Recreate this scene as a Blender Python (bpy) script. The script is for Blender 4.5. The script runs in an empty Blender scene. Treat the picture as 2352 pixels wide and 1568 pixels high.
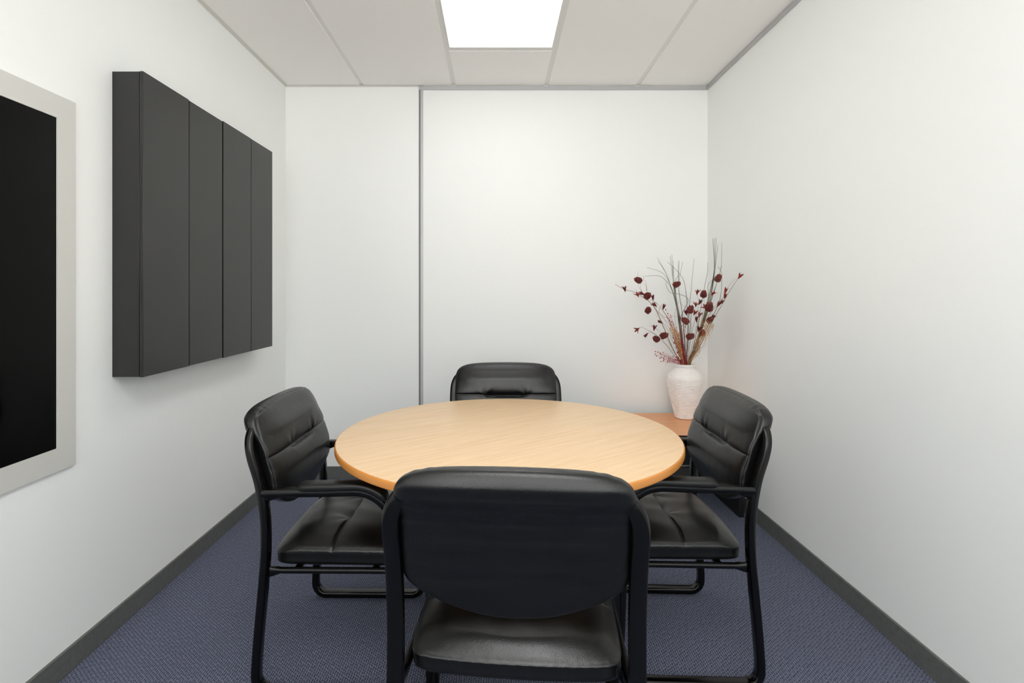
import bpy, math, random
from mathutils import Vector, Matrix

scn = bpy.context.scene
COL = scn.collection
F_PX = 1225.0
CX, CY = 1139.0, 670.0
CAM_H = 1.22

# ------------------------------------------------------------ camera
cam_d = bpy.data.cameras.new('camera'); cam = bpy.data.objects.new('camera', cam_d)
COL.objects.link(cam)
cam.location = (0, 0, CAM_H); cam.rotation_euler = (math.pi/2, 0, 0)
cam_d.sensor_width = 36.0; cam_d.sensor_fit = 'HORIZONTAL'
cam_d.lens = F_PX/2352*36.0
cam_d.shift_x = (1176-CX)/2352.0
cam_d.shift_y = -(784-CY)/2352.0
cam_d.clip_start = 0.02
scn.camera = cam

# ------------------------------------------------------------ world, exposure
w = bpy.data.worlds.new('world'); scn.world = w; w.use_nodes = True
w.node_tree.nodes['Background'].inputs[0].default_value = (0.985, 0.995, 0.985, 1)
# added fill entering by the rear opening; brighter below horizon to lift the ceiling
_wt = w.node_tree; _tc = _wt.nodes.new('ShaderNodeTexCoord'); _sp = _wt.nodes.new('ShaderNodeSeparateXYZ')
_mr = _wt.nodes.new('ShaderNodeMapRange'); _wt.links.new(_tc.outputs['Generated'], _sp.inputs[0]); _wt.links.new(_sp.outputs['Z'], _mr.inputs[0])
_mr.inputs['From Min'].default_value = -0.08; _mr.inputs['From Max'].default_value = 0.05
_mr.inputs['To Min'].default_value = 3.1; _mr.inputs['To Max'].default_value = 2.0
_wt.links.new(_mr.outputs[0], _wt.nodes['Background'].inputs[1])
vs = scn.view_settings
vs.view_transform = 'Standard'; vs.look = 'None'; vs.gamma = 1.0; vs.exposure = 1.04
vs.use_curve_mapping = False
PANEL_EMIT = 2.0
PANEL2_EMIT = 6.0
scn.cycles.max_bounces = 20; scn.cycles.diffuse_bounces = 16; scn.cycles.glossy_bounces = 6

# room dimensions (metres)
YB = 3.492; XL = -1.376; XR = 1.386; ZC = 2.568; YF = -1.25
T_Z = 0.716; T_C = (0.045, 1.92); T_R = 0.60

# ------------------------------------------------------------ helpers
def srgb(r, g, b):
    f = lambda c: (c/255/12.92) if c/255 <= 0.04045 else ((c/255+0.055)/1.055)**2.4
    return (f(r), f(g), f(b), 1)

def mat(name, col, rough=0.5, metal=0.0, spec=0.5):
    m = bpy.data.materials.new(name); m.use_nodes = True
    b = m.node_tree.nodes['Principled BSDF']
    b.inputs['Base Color'].default_value = col
    b.inputs['Roughness'].default_value = rough
    b.inputs['Metallic'].default_value = metal
    b.inputs['Specular IOR Level'].default_value = spec
    return m

def N(m, t, **kw):
    n = m.node_tree.nodes.new(t)
    for k, v in kw.items():
        if k.startswith('i_'): n.inputs[k[2:].replace('_', ' ')].default_value = v
        else: setattr(n, k, v)
    return n

def L(m, a, b): m.node_tree.links.new(a, b)
def BS(m): return m.node_tree.nodes['Principled BSDF']

def add_bump(m, src, strength, dist):
    b = N(m, 'ShaderNodeBump'); b.inputs['Strength'].default_value = strength
    b.inputs['Distance'].default_value = dist
    L(m, src, b.inputs['Height']); L(m, b.outputs[0], BS(m).inputs['Normal'])
    return b

def noise(m, scale, detail=3, rough=0.5, vec=None, mscale=None, rot=None):
    tc = N(m, 'ShaderNodeTexCoord')
    n = N(m, 'ShaderNodeTexNoise'); n.inputs['Scale'].default_value = scale
    n.inputs['Detail'].default_value = detail; n.inputs['Roughness'].default_value = rough
    if mscale or rot:
        mp = N(m, 'ShaderNodeMapping')
        mp.vector_type = 'TEXTURE'
        if mscale: mp.inputs['Scale'].default_value = tuple(1.0/v for v in mscale)
        if rot: mp.inputs['Rotation'].default_value = rot
        L(m, tc.outputs['Object'], mp.inputs[0]); L(m, mp.outputs[0], n.inputs[0])
    else: L(m, tc.outputs['Object'], n.inputs[0])
    return n

def ramp(m, fac, stops):
    r = N(m, 'ShaderNodeValToRGB')
    e = r.color_ramp.elements
    while len(e) < len(stops): e.new(0.5)
    for el, (p, c) in zip(e, stops): el.position = p; el.color = c
    L(m, fac, r.inputs[0]); return r

class MB:
    def __init__(s): s.v = []; s.f = []
    def box(s, x0, x1, y0, y1, z0, z1):
        b = len(s.v)
        for x in (x0, x1):
            for y in (y0, y1):
                for z in (z0, z1): s.v.append((x, y, z))
        for q in ((0,1,3,2),(4,6,7,5),(0,4,5,1),(2,3,7,6),(0,2,6,4),(1,5,7,3)):
            s.f.append(tuple(b+i for i in q))
    def rings(s, rings, cap=True, closed=False):
        b = len(s.v); n = len(rings[0])
        for r in rings: s.v.extend([tuple(p) for p in r])
        m = len(rings)
        for i in range(m if closed else m-1):
            for j in range(n):
                a = b+i*n+j; c = b+i*n+(j+1) % n
                d = b+((i+1) % m)*n+(j+1) % n; e = b+((i+1) % m)*n+j
                s.f.append((a, c, d, e))
        if cap and not closed:
            s.f.append(tuple(b+j for j in reversed(range(n))))
            s.f.append(tuple(b+(m-1)*n+j for j in range(n)))
    def tube(s, pts, r, n=6, r_end=None):
        pts = [Vector(p) for p in pts]; R = []
        up = Vector((0.13, 0.71, 0.33)).normalized()
        for i, p in enumerate(pts):
            t = (pts[min(i+1, len(pts)-1)]-pts[max(i-1, 0)])
            t = t.normalized() if t.length > 1e-9 else Vector((0, 0, 1))
            a = (up-up.dot(t)*t).normalized(); c = t.cross(a); up = a
            k = i/max(1, len(pts)-1)
            rr = r if r_end is None else r+(r_end-r)*k
            R.append([p+rr*(math.cos(2*math.pi*j/n)*a+math.sin(2*math.pi*j/n)*c) for j in range(n)])
        s.rings(R)
    def lathe(s, prof, n=48, c=(0, 0), fn=None):
        R = []
        for (r, z) in prof:
            R.append([(c[0]+(r if fn is None else fn(r, z, 2*math.pi*j/n))*math.cos(2*math.pi*j/n),
                       c[1]+(r if fn is None else fn(r, z, 2*math.pi*j/n))*math.sin(2*math.pi*j/n), z) for j in range(n)])
        s.rings(R)
    def build(s, name, m, parent=None, smooth=False, bevel=0.0, seg=2, angle=None):
        me = bpy.data.meshes.new(name); me.from_pydata(s.v, [], s.f); me.update()
        o = bpy.data.objects.new(name, me); COL.objects.link(o)
        me.materials.append(m)
        if parent is not None: o.parent = parent
        if smooth:
            for p in me.polygons: p.use_smooth = True
            if angle is not None: me.set_sharp_from_angle(angle=math.radians(angle))
        if bevel > 0:
            bv = o.modifiers.new('bevel', 'BEVEL'); bv.width = bevel; bv.segments = seg
            bv.limit_method = 'ANGLE'; bv.angle_limit = math.radians(40)
            bv.harden_normals = False
            for p in me.polygons: p.use_smooth = True
            me.set_sharp_from_angle(angle=math.radians(35))
        return o

def tag(o, label=None, cat=None, group=None, kind=None):
    if label: o['label'] = label
    if cat: o['category'] = cat
    if group: o['group'] = group
    if kind: o['kind'] = kind
    return o

def empty(name, loc, rz=0.0):
    o = bpy.data.objects.new(name, None); COL.objects.link(o)
    o.location = loc; o.rotation_euler = (0, 0, rz); o.empty_display_size = 0.1
    return o

def struct(o): o['kind'] = 'structure'; return o

def at(px, py, Y):
    """world point seen at photograph pixel px,py at distance Y"""
    return Vector(((px-CX)*Y/F_PX, Y, CAM_H-(py-CY)*Y/F_PX))

def catmull(pts, n=8):
    P = [Vector(p) for p in pts]; P = [2*P[0]-P[1]]+P+[2*P[-1]-P[-2]]; out = []
    for i in range(1, len(P)-2):
        a, b, c, d = P[i-1], P[i], P[i+1], P[i+2]
        for k in range(n):
            t = k/n
            out.append(0.5*((2*b)+(c-a)*t+(2*a-5*b+4*c-d)*t*t+(3*b-a-3*c+d)*t**3))
    out.append(P[-2]); return out

# ------------------------------------------------------------ materials
M_wall = mat('wall_paint', srgb(241, 242, 240), 0.75, spec=0.12)
n_ = noise(M_wall, 140, 4); add_bump(M_wall, n_.outputs[0], 0.08, 0.002)
M_ceil = mat('ceiling_tile', srgb(243, 241, 238), 0.8, spec=0.2)
n_ = noise(M_ceil, 260, 5, 0.7); add_bump(M_ceil, n_.outputs[0], 0.25, 0.002)
M_grid = mat('grid_metal', srgb(226, 225, 221), 0.45, spec=0.4)
M_angle = mat('wall_angle', srgb(215, 213, 208), 0.5, spec=0.4)
M_alu = mat('anodised_trim', srgb(188, 187, 188), 0.5, 0.3)
M_alud = mat('dark_groove', srgb(120, 120, 120), 0.6)
M_base = mat('baseboard_vinyl', srgb(72, 73, 71), 0.5, spec=0.4)
n_ = noise(M_base, 60, 4)
L(M_base, ramp(M_base, n_.outputs[0], [(0.3, srgb(90, 91, 89)), (0.75, srgb(102, 103, 100))]).outputs[0], BS(M_base).inputs[0])

# carpet: staggered dark flecks in ribbed loop pile
M_carpet = mat('navy_carpet', srgb(60, 64, 84), 0.95, spec=0.15)
def carpet():
    m = M_carpet
    tc = N(m, 'ShaderNodeTexCoord')
    # woven loop pile: small dark flecks, long along the room, staggered from column to column
    sx = N(m, 'ShaderNodeSeparateXYZ'); L(m, tc.outputs['Object'], sx.inputs[0])
    def mth(op, a_, b_=None):
        n = N(m, 'ShaderNodeMath', operation=op)
        if isinstance(a_, float): n.inputs[0].default_value = a_
        else: L(m, a_, n.inputs[0])
        if b_ is not None:
            if isinstance(b_, float): n.inputs[1].default_value = b_
            else: L(m, b_, n.inputs[1])
        return n.outputs[0]
    u = mth('DIVIDE', sx.outputs['X'], 0.0078)
    v = mth('ADD', mth('DIVIDE', sx.outputs['Y'], 0.0125), mth('MULTIPLY', mth('FLOOR', mth('ADD', u, 0.0)), 0.5))
    cb = N(m, 'ShaderNodeCombineXYZ'); L(m, u, cb.inputs[0]); L(m, v, cb.inputs[1])
    vo = N(m, 'ShaderNodeTexVoronoi', voronoi_dimensions='2D'); vo.inputs['Scale'].default_value = 1.0; vo.inputs['Randomness'].default_value = 0.22
    L(m, cb.outputs[0], vo.inputs['Vector'])
    fl = ramp(m, vo.outputs['Distance'], [(0.14, srgb(42, 44, 60)), (0.38, srgb(128, 132, 150)), (0.55, srgb(148, 151, 168))])
    n2 = N(m, 'ShaderNodeTexNoise'); n2.inputs['Scale'].default_value = 420; n2.inputs['Detail'].default_value = 2
    L(m, tc.outputs['Object'], n2.inputs[0])
    r2 = ramp(m, n2.outputs[0], [(0.36, srgb(112, 104, 134)), (0.5, srgb(128, 128, 128)), (0.64, srgb(104, 132, 138))])
    mx = N(m, 'ShaderNodeMix', data_type='RGBA', blend_type='OVERLAY'); mx.inputs[0].default_value = 0.7
    L(m, fl.outputs[0], mx.inputs[6]); L(m, r2.outputs[0], mx.inputs[7])
    L(m, mx.outputs[2], BS(m).inputs[0])
    add_bump(m, vo.outputs['Distance'], 0.7, 0.003)
carpet()

def wood(name, c1, c2, c3, ang, rough, grain=(1.2, 26, 1)):
    m = mat(name, c2, rough, spec=0.45)
    n1 = noise(m, 3.2, 6, 0.62, mscale=grain, rot=(0, 0, ang))
    n1.inputs['Distortion'].default_value = 0.25
    r = ramp(m, n1.outputs[0], [(0.28, c1), (0.5, c2), (0.72, c3)])
    n2 = noise(m, 14, 4, 0.6, mscale=(1.0, 30, 1), rot=(0, 0, ang))
    r2 = ramp(m, n2.outputs[0], [(0.35, (0.86, 0.84, 0.8, 1)), (0.6, (1, 1, 1, 1))])
    mx = N(m, 'ShaderNodeMix', data_type='RGBA', blend_type='MULTIPLY'); mx.inputs[0].default_value = 0.45
    L(m, r.outputs[0], mx.inputs[6]); L(m, r2.outputs[0], mx.inputs[7]); L(m, mx.outputs[2], BS(m).inputs[0])
    return m
M_beech = wood('beech_laminate', srgb(222, 186, 142), srgb(230, 197, 156), srgb(236, 206, 168), math.radians(36.4), 0.36)
M_edge = mat('beech_edging', srgb(208, 138, 66), 0.4)
M_cherry = wood('cherry_laminate', srgb(212, 146, 98), srgb(222, 157, 108), srgb(228, 168, 120), 0.0, 0.35)
M_blackwood = mat('black_laminate', srgb(26, 25, 26), 0.4, spec=0.35)
M_char = mat('charcoal_board', srgb(30, 30, 28), 0.42, spec=0.7)
n_ = noise(M_char, 30, 5, 0.6, mscale=(1, 1, 0.06))
L(M_char, ramp(M_char, n_.outputs[0], [(0.3, srgb(12, 12, 11)), (0.7, srgb(17, 16, 15))]).outputs[0], BS(M_char).inputs[0])
M_glassblk = mat('black_glass', (0.0006, 0.0006, 0.0006, 1), 0.09, spec=0.10)
M_screenframe = mat('screen_frame_paint', srgb(205, 204, 198), 0.4)
def diffuser(name, col, st):
    m = bpy.data.materials.new(name); m.use_nodes = True
    nt = m.node_tree; nt.nodes.clear()
    e = nt.nodes.new('ShaderNodeEmission'); e.inputs[0].default_value = col; e.inputs[1].default_value = st
    o = nt.nodes.new('ShaderNodeOutputMaterial'); nt.links.new(e.outputs[0], o.inputs[0]); return m
M_diff = diffuser('light_diffuser', (1.0, 0.998, 0.992, 1), PANEL_EMIT)
M_diff2 = diffuser('fill_panel_diffuser', (0.985, 0.998, 0.99, 1), PANEL2_EMIT)

M_leather = mat('black_leather', (0.0014, 0.0014, 0.0013, 1), 0.40, spec=0.55)
def leather():
    m = M_leather
    tc = N(m, 'ShaderNodeTexCoord')
    v = N(m, 'ShaderNodeTexVoronoi'); v.inputs['Scale'].default_value = 640
    v.feature = 'SMOOTH_F1'; L(m, tc.outputs['Object'], v.inputs['Vector'])
    n = N(m, 'ShaderNodeTexNoise'); n.inputs['Scale'].default_value = 22; n.inputs['Detail'].default_value = 2
    L(m, tc.outputs['Object'], n.inputs[0])
    mul = N(m, 'ShaderNodeMath', operation='MULTIPLY'); mul.inputs[1].default_value = 0.0004
    L(m, v.outputs['Distance'], mul.inputs[0])
    mul2 = N(m, 'ShaderNodeMath', operation='MULTIPLY'); mul2.inputs[1].default_value = 0.0010
    L(m, n.outputs[0], mul2.inputs[0])
    ad = N(m, 'ShaderNodeMath', operation='ADD'); L(m, mul.outputs[0], ad.inputs[0]); L(m, mul2.outputs[0], ad.inputs[1])
    add_bump(m, ad.outputs[0], 0.6, 1.0)
    mr = N(m, 'ShaderNodeMapRange'); mr.inputs['To Min'].default_value = 0.26; mr.inputs['To Max'].default_value = 0.40
    L(m, n.outputs[0], mr.inputs[0]); L(m, mr.outputs[0], BS(m).inputs['Roughness'])
leather()
M_tube = mat('black_powder_coat', (0.0008, 0.0008, 0.0008, 1), 0.22, spec=0.4)
M_pad = mat('arm_pad_rubber', (0.004, 0.004, 0.004, 1), 0.40, spec=0.45)
M_stitch = mat('stitch_thread', srgb(96, 96, 94), 0.7)
M_ped = mat('pedestal_metal', (0.012, 0.012, 0.012, 1), 0.4)

M_vase = mat('rough_white_plaster', srgb(236, 230, 226), 0.85, spec=0.2)
_n = noise(M_vase, 55, 6, 0.7)
L(M_vase, ramp(M_vase, _n.outputs[0], [(0.28, srgb(226, 216, 208)), (0.42, srgb(243, 239, 236)), (0.8, srgb(247, 244, 242))]).outputs[0], BS(M_vase).inputs[0])
_n2 = noise(M_vase, 240, 4, 0.7); add_bump(M_vase, _n2.outputs[0], 0.5, 0.002)
M_cone = mat('dark_red_cone', srgb(84, 32, 30), 0.6)
_n = noise(M_cone, 160, 3); L(M_cone, ramp(M_cone, _n.outputs[0], [(0.3, srgb(70, 28, 30)), (0.7, srgb(160, 76, 68))]).outputs[0], BS(M_cone).inputs[0])
M_petal = mat('red_petal', srgb(150, 42, 34), 0.55)
_n = noise(M_petal, 90, 3); L(M_petal, ramp(M_petal, _n.outputs[0], [(0.35, srgb(104, 30, 32)), (0.7, srgb(206, 66, 44))]).outputs[0], BS(M_petal).inputs[0])
M_petald = mat('maroon_petal', srgb(110, 38, 38), 0.6)
M_stem = mat('green_brown_stem', srgb(92, 88, 64), 0.7)
_n = noise(M_stem, 30, 3); L(M_stem, ramp(M_stem, _n.outputs[0], [(0.35, srgb(72, 82, 62)), (0.65, srgb(118, 84, 52))]).outputs[0], BS(M_stem).inputs[0])
M_wood = mat('brown_twig', srgb(134, 92, 52), 0.7)
M_grass = mat('dry_green_grass', srgb(92, 112, 92), 0.6)
_n = noise(M_grass, 14, 3); L(M_grass, ramp(M_grass, _n.outputs[0], [(0.35, srgb(72, 84, 70)), (0.65, srgb(136, 142, 120))]).outputs[0], BS(M_grass).inputs[0])
M_tendril = mat('pink_tendril', srgb(150, 100, 100), 0.7)
M_berry = mat('crimson_berry', srgb(168, 28, 48), 0.4)
M_raffia = mat('tan_raffia', srgb(198, 156, 104), 0.7)

# ------------------------------------------------------------ room shell
def wallbox(name, *b, m=M_wall):
    q = MB(); q.box(*b); return struct(q.build(name, m))
wallbox('floor', XL-0.1, XR+0.1, YF-0.1, YB+0.1, -0.08, 0.0, m=M_carpet)
wallbox('wall_left', XL-0.1, XL, YF-0.1, YB+0.1, 0, ZC+0.10)
wallbox('wall_right', XR, XR+0.1, YF-0.1, YB+0.1, 0, ZC+0.10)
wallbox('wall_back', XL, XR, YB, YB+0.1, 0, ZC+0.10)
# front wall behind the camera: solid below and above a wide unseen opening added to let fill light in
WX0, WX1, WZ0, WZ1 = -1.25, 1.25, 0.80, 2.45
q = MB(); q.box(XL, WX0, YF-0.1, YF, 0, ZC+0.10); q.box(WX1, XR, YF-0.1, YF, 0, ZC+0.10)
q.box(WX0, WX1, YF-0.1, YF, 0, WZ0); q.box(WX0, WX1, YF-0.1, YF, WZ1, ZC+0.10)
struct(q.build('wall_front', M_wall))
q = MB()
for a, b in ((WX0, WX0+0.04), (-0.02, 0.02), (WX1-0.04, WX1)): q.box(a, b, YF-0.07, YF-0.02, WZ0, WZ1)
for a, b in ((WZ0, WZ0+0.04), (WZ1-0.04, WZ1)): q.box(WX0+0.04, -0.02, YF-0.07, YF-0.02, a, b); q.box(0.02, WX1-0.04, YF-0.07, YF-0.02, a, b)
struct(q.build('fill_window_1', M_alu, bevel=0.002))  # frame of the added fill opening, out of view

BH = 0.079; BT = 0.010
q = MB(); yj = F_PX*(-XL)/(CX-563)
q.box(XL, XL+BT, YF, yj-0.0006, 0, BH); q.box(XL, XL+BT, yj+0.0006, YB, 0, BH)
struct(q.build('baseboard_left', M_base, bevel=0.002))
q = MB(); q.box(XR-BT, XR, YF, YB, 0, BH); struct(q.build('baseboard_right', M_base, bevel=0.002))
q = MB(); q.box(XL+BT, XR-BT, YB-BT, YB, 0, BH); struct(q.build('baseboard_back', M_base, bevel=0.002))
q = MB(); q.box(XL+BT, XR-BT, YF, YF+BT, 0, BH); struct(q.build('baseboard_front', M_base, bevel=0.002))

# ceiling: lay-in tiles with a recessed T grid
TX = [-0.874, -0.275, 0.329, 0.926]
TW = 0.0125
cols = [(XL, TX[0]-TW), (TX[0]+TW, TX[1]-TW), (TX[1]+TW, TX[2]-TW), (TX[2]+TW, TX[3]-TW), (TX[3]+TW, XR)]
LY0, LY1 = 1.765, 2.955      # light opening
LY0B = -0.635                # opening for an assumed, unseen fill panel above and behind the camera
q = MB(); g = MB()
for ci, (a, b) in enumerate(cols):
    if ci == 2: segs = [(LY1+0.035, YB), (LY0B+1.190+0.035, LY0-0.012), (YF, LY0B-0.012)]; cross = []
    else: segs = [(2.292+0.012, YB), (1.092+0.012, 2.292-0.012), (-0.108+0.012, 1.092-0.012), (YF, -0.108-0.012)]; cross = [2.292, 1.092, -0.108]
    for (y0, y1) in segs: q.box(a, b, y0, y1, ZC, ZC+0.016)
    for c in cross: g.box(a, b, c-TW, c+TW, ZC+0.0045, ZC+0.009)
ceil = struct(q.build('ceiling', M_ceil, bevel=0.0012, seg=1))
for x in TX: g.box(x-TW, x+TW, YF, YB-0.004, ZC+0.0045, ZC+0.010)
g.box(cols[2][0], cols[2][1], LY1+0.008, LY1+0.033, ZC+0.004, ZC+0.010)
g.build('ceiling_grid', M_grid, ceil)
wallbox('ceiling_slab', XL-0.1, XR+0.1, YF-0.1, YB+0.1, ZC+0.10, ZC+0.16)

# ceiling light troffer
def troffer(LY0, LY1, label, dm):
    lt = empty('ceiling_light', ((cols[2][0]+cols[2][1])/2, (LY0+LY1)/2, ZC))
    tag(lt, label, 'ceiling light')
    hw = (cols[2][1]-cols[2][0])/2; hl = (LY1-LY0)/2
    q = MB()
    for (a, b, c, d) in ((-hw, -hw+0.008, -hl, hl), (hw-0.008, hw, -hl, hl), (-hw+0.008, hw-0.008, -hl, -hl+0.008), (-hw+0.008, hw-0.008, hl-0.012, hl)):
        q.box(a, b, c, d, 0.0, 0.04)
    q.box(-hw, hw, -hl, hl, 0.04, 0.06)
    q.build('light_frame', M_grid, lt, bevel=0.001, seg=1)
    q = MB(); q.box(-hw+0.008, hw-0.008, -hl+0.008, hl-0.012, 0.004, 0.008)
    tag(q.build('light_diffuser', dm, lt), 'bright white diffuser sheet')
troffer(LY0, LY1, 'glowing white rectangular light panel set flush in the ceiling above the round table', M_diff)
troffer(LY0B, LY0B+1.19, 'assumed white rectangular ceiling panel added for fill light, behind the one above the round table, outside the view', M_diff2)

# perimeter trims
XS = -0.476    # where the aluminium channel begins on the back wall
q = MB()       # pale wall angle along left wall and left part of the back wall
q.box(XL, XL+0.020, YF, YB, ZC-0.002, ZC-0.0005); q.box(XL, XL+0.0015, YF, YB, ZC-0.008, ZC-0.002)
q.box(XL+0.020, XS+0.002, YB-0.020, YB, ZC-0.002, ZC-0.0005); q.box(XL+0.0015, XS-0.028, YB-0.0015, YB, ZC-0.008, ZC-0.002)
struct(q.build('trim_1', M_angle))
q = MB()       # aluminium channel, top of the back wall
q.box(XS-0.028, XR, YB-0.006, YB, ZC-0.029, ZC-0.003); struct(q.build('trim_2', M_alu, bevel=0.001, seg=1))
q = MB()       # same along the right wall
q.box(XR-0.010, XR, YF, YB-0.006, ZC-0.027, ZC-0.003); struct(q.build('trim_3', M_alu, bevel=0.001, seg=1))
q = MB()       # vertical joint strip
q.box(XS-0.017, XS, YB-0.006, YB, BH, ZC-0.029); struct(q.build('trim_4', M_alu, bevel=0.0008, seg=1))
q = MB(); q.box(XS-0.028, XS-0.017, YB-0.003, YB, BH, ZC-0.029); struct(q.build('trim_5', M_alud))

# ------------------------------------------------------------ charcoal wall cabinet
cy0, cy1 = 1.912, 3.013; cx = XL+0.112; cz0, cz1 = 0.915, 2.010
cab = empty('wall_cabinet', (XL, (cy0+cy1)/2, (cz0+cz1)/2))
tag(cab, 'charcoal square wall cabinet with four closed folding door panels on left wall', 'cabinet')
def rel(o, root):
    o.parent = root; o.location = -Vector(root.location); return o
q = MB(); q.box(XL, cx-0.0145, cy0, cy1, cz0, cz1); rel(q.build('cabinet_body', M_char, bevel=0.001, seg=1), cab)
ys = [cy0, 2.199, 2.470, 2.752, cy1]
offs = [0.0, -0.0004, 0.001, 0.0006]
for i in range(4):
    q = MB(); a = ys[i]+(0.0024 if i else -0.001); b = ys[i+1]-(0.0024 if i < 3 else -0.001)
    if i == 1: b -= 0.003
    q.box(cx-0.013+offs[i], cx+offs[i], a, b, cz0-0.001+(0.0015 if i == 1 else 0), cz1+0.001-(0.0025 if i == 1 else 0.001 if i == 3 else 0))
    rel(q.build('cabinet_door', M_char, bevel=0.0008, seg=1), cab)

# ------------------------------------------------------------ framed black screen
sy1 = 1.734; sy0 = 0.90; sz0, sz1 = 0.660, 1.834; fw = 0.072
scr = empty('wall_screen', (XL, (sy0+sy1)/2, (sz0+sz1)/2))
tag(scr, 'tall glossy black panel in a pale grey frame at left end of left wall', 'screen')
q = MB()
q.box(XL, XL+0.010, sy1-fw, sy1, sz0, sz1); q.box(XL, XL+0.010, sy0, sy0+fw, sz0, sz1)
q.box(XL, XL+0.010, sy0+fw, sy1-fw, sz1-fw, sz1); q.box(XL, XL+0.010, sy0+fw, sy1-fw, sz0, sz0+fw)
rel(q.build('screen_frame', M_screenframe), scr)
q = MB(); q.box(XL+0.001, XL+0.006, sy0+fw, sy1-fw, sz0+fw, sz1-fw); rel(q.build('screen_glass', M_glassblk), scr)

# ------------------------------------------------------------ round table
tb = empty('round_table', (T_C[0], T_C[1], 0))
tag(tb, 'round pale beech laminate meeting table in the middle of the four chairs', 'table')
th = 0.025
q = MB(); q.lathe([(0.3, T_Z), (T_R-0.004, T_Z), (T_R-0.0015, T_Z-0.0008)], 160)
q.v = q.v; top = MB()
prof = [(0.001, T_Z-th), (T_R-0.004, T_Z-th), (T_R-0.001, T_Z-th+0.0015), (T_R, T_Z-th+0.004), (T_R, T_Z-0.006), (T_R-0.0012, T_Z-0.0022), (T_R-0.004, T_Z-0.0006)]
e_ = MB(); e_.lathe(prof, 180)
top.lathe([(0.002, T_Z-0.002), (T_R-0.0042, T_Z-0.002), (T_R-0.0042, T_Z-0.0004), (T_R-0.006, T_Z), (0.001, T_Z)], 180)
e_.build('table_edge', M_edge, tb, smooth=True, angle=50)
top.build('tabletop', M_beech, tb, smooth=True, angle=30)
q = MB(); q.lathe([(0.12, T_Z-th-0.006), (0.12, T_Z-th), (0.001, T_Z-th)], 32)
q.lathe([(0.038, 0.05), (0.038, T_Z-th-0.006)], 32)
q.lathe([(0.06, 0.03), (0.06, 0.075), (0.04, 0.09)], 32)
q.build('pedestal', M_ped, tb, smooth=True, angle=40)
for k in range(4):
    a = math.radians(45+90*k); c, s = math.cos(a), math.sin(a); R = []
    for (r, z, hh, ww) in ((0.05, 0.055, 0.022, 0.026), (0.2, 0.045, 0.018, 0.024), (0.33, 0.03, 0.012, 0.022), (0.36, 0.02, 0.008, 0.018)):
        ring = []
        for j in range(12):
            t = 2*math.pi*j/12
            x_, z_ = ww*math.copysign(abs(math.cos(t))**0.6, math.cos(t)), hh*math.copysign(abs(math.sin(t))**0.6, math.sin(t))
            ring.append((r*c-x_*s, r*s+x_*c, z+z_))
        R.append(ring)
    q = MB(); q.rings(R); q.lathe([(0.012, 0), (0.014, 0.014)], 12, (0.34*c, 0.34*s))
    q.build('foot', M_ped, tb, smooth=True, angle=50)

# ------------------------------------------------------------ chairs
def interp(tab, z):
    if z <= tab[0][0]: return tab[0][1]
    for (a, fa), (b, fb) in zip(tab, tab[1:]):
        if z <= b:
            t = (z-a)/(b-a); t = t*t*(3-2*t)*0.5+t*0.5
            return fa+(fb-fa)*t
    return tab[-1][1]

def G(x, s): return math.exp(-(x*x)/(s*s))

def quadbox(nx, ny, nz, fn):
    """closed box of grid faces; fn maps cube coords in [-1,1]^3 to a point"""
    idx = {}; V = []; Fc = []
    def vid(i, j, k):
        key = (i, j, k)
        if key not in idx:
            idx[key] = len(V); V.append(tuple(fn(-1+2*i/nx, -1+2*j/ny, -1+2*k/nz)))
        return idx[key]
    for i in range(nx):
        for k in range(nz):
            Fc.append((vid(i, 0, k), vid(i+1, 0, k), vid(i+1, 0, k+1), vid(i, 0, k+1)))
            Fc.append((vid(i, ny, k), vid(i, ny, k+1), vid(i+1, ny, k+1), vid(i+1, ny, k)))
    for j in range(ny):
        for k in range(nz):
            Fc.append((vid(0, j, k), vid(0, j, k+1), vid(0, j+1, k+1), vid(0, j+1, k)))
            Fc.append((vid(nx, j, k), vid(nx, j+1, k), vid(nx, j+1, k+1), vid(nx, j, k+1)))
    for i in range(nx):
        for j in range(ny):
            Fc.append((vid(i, j, 0), vid(i, j+1, 0), vid(i+1, j+1, 0), vid(i+1, j, 0)))
            Fc.append((vid(i, j, nz), vid(i+1, j, nz), vid(i+1, j+1, nz), vid(i, j+1, nz)))
    m = MB(); m.v = V; m.f = Fc; return m

def pn(x, y, z, n):
    d = (abs(x)**n+abs(y)**n+abs(z)**n)**(1.0/n)
    return x/d, y/d, z/d

FB = [(0.48, 0.036), (0.53, 0.034), (0.60, 0.021), (0.64, 0.012), (0.70, -0.003), (0.74, -0.014), (0.77, -0.030), (0.80, -0.050), (0.83, -0.062), (0.86, -0.064)]
FF = [(0.48, 0.066), (0.53, 0.076), (0.60, 0.086), (0.65, 0.082), (0.716, 0.064), (0.78, 0.042), (0.83, 0.026), (0.87, 0.014)]
TUFT = 0.098

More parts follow.
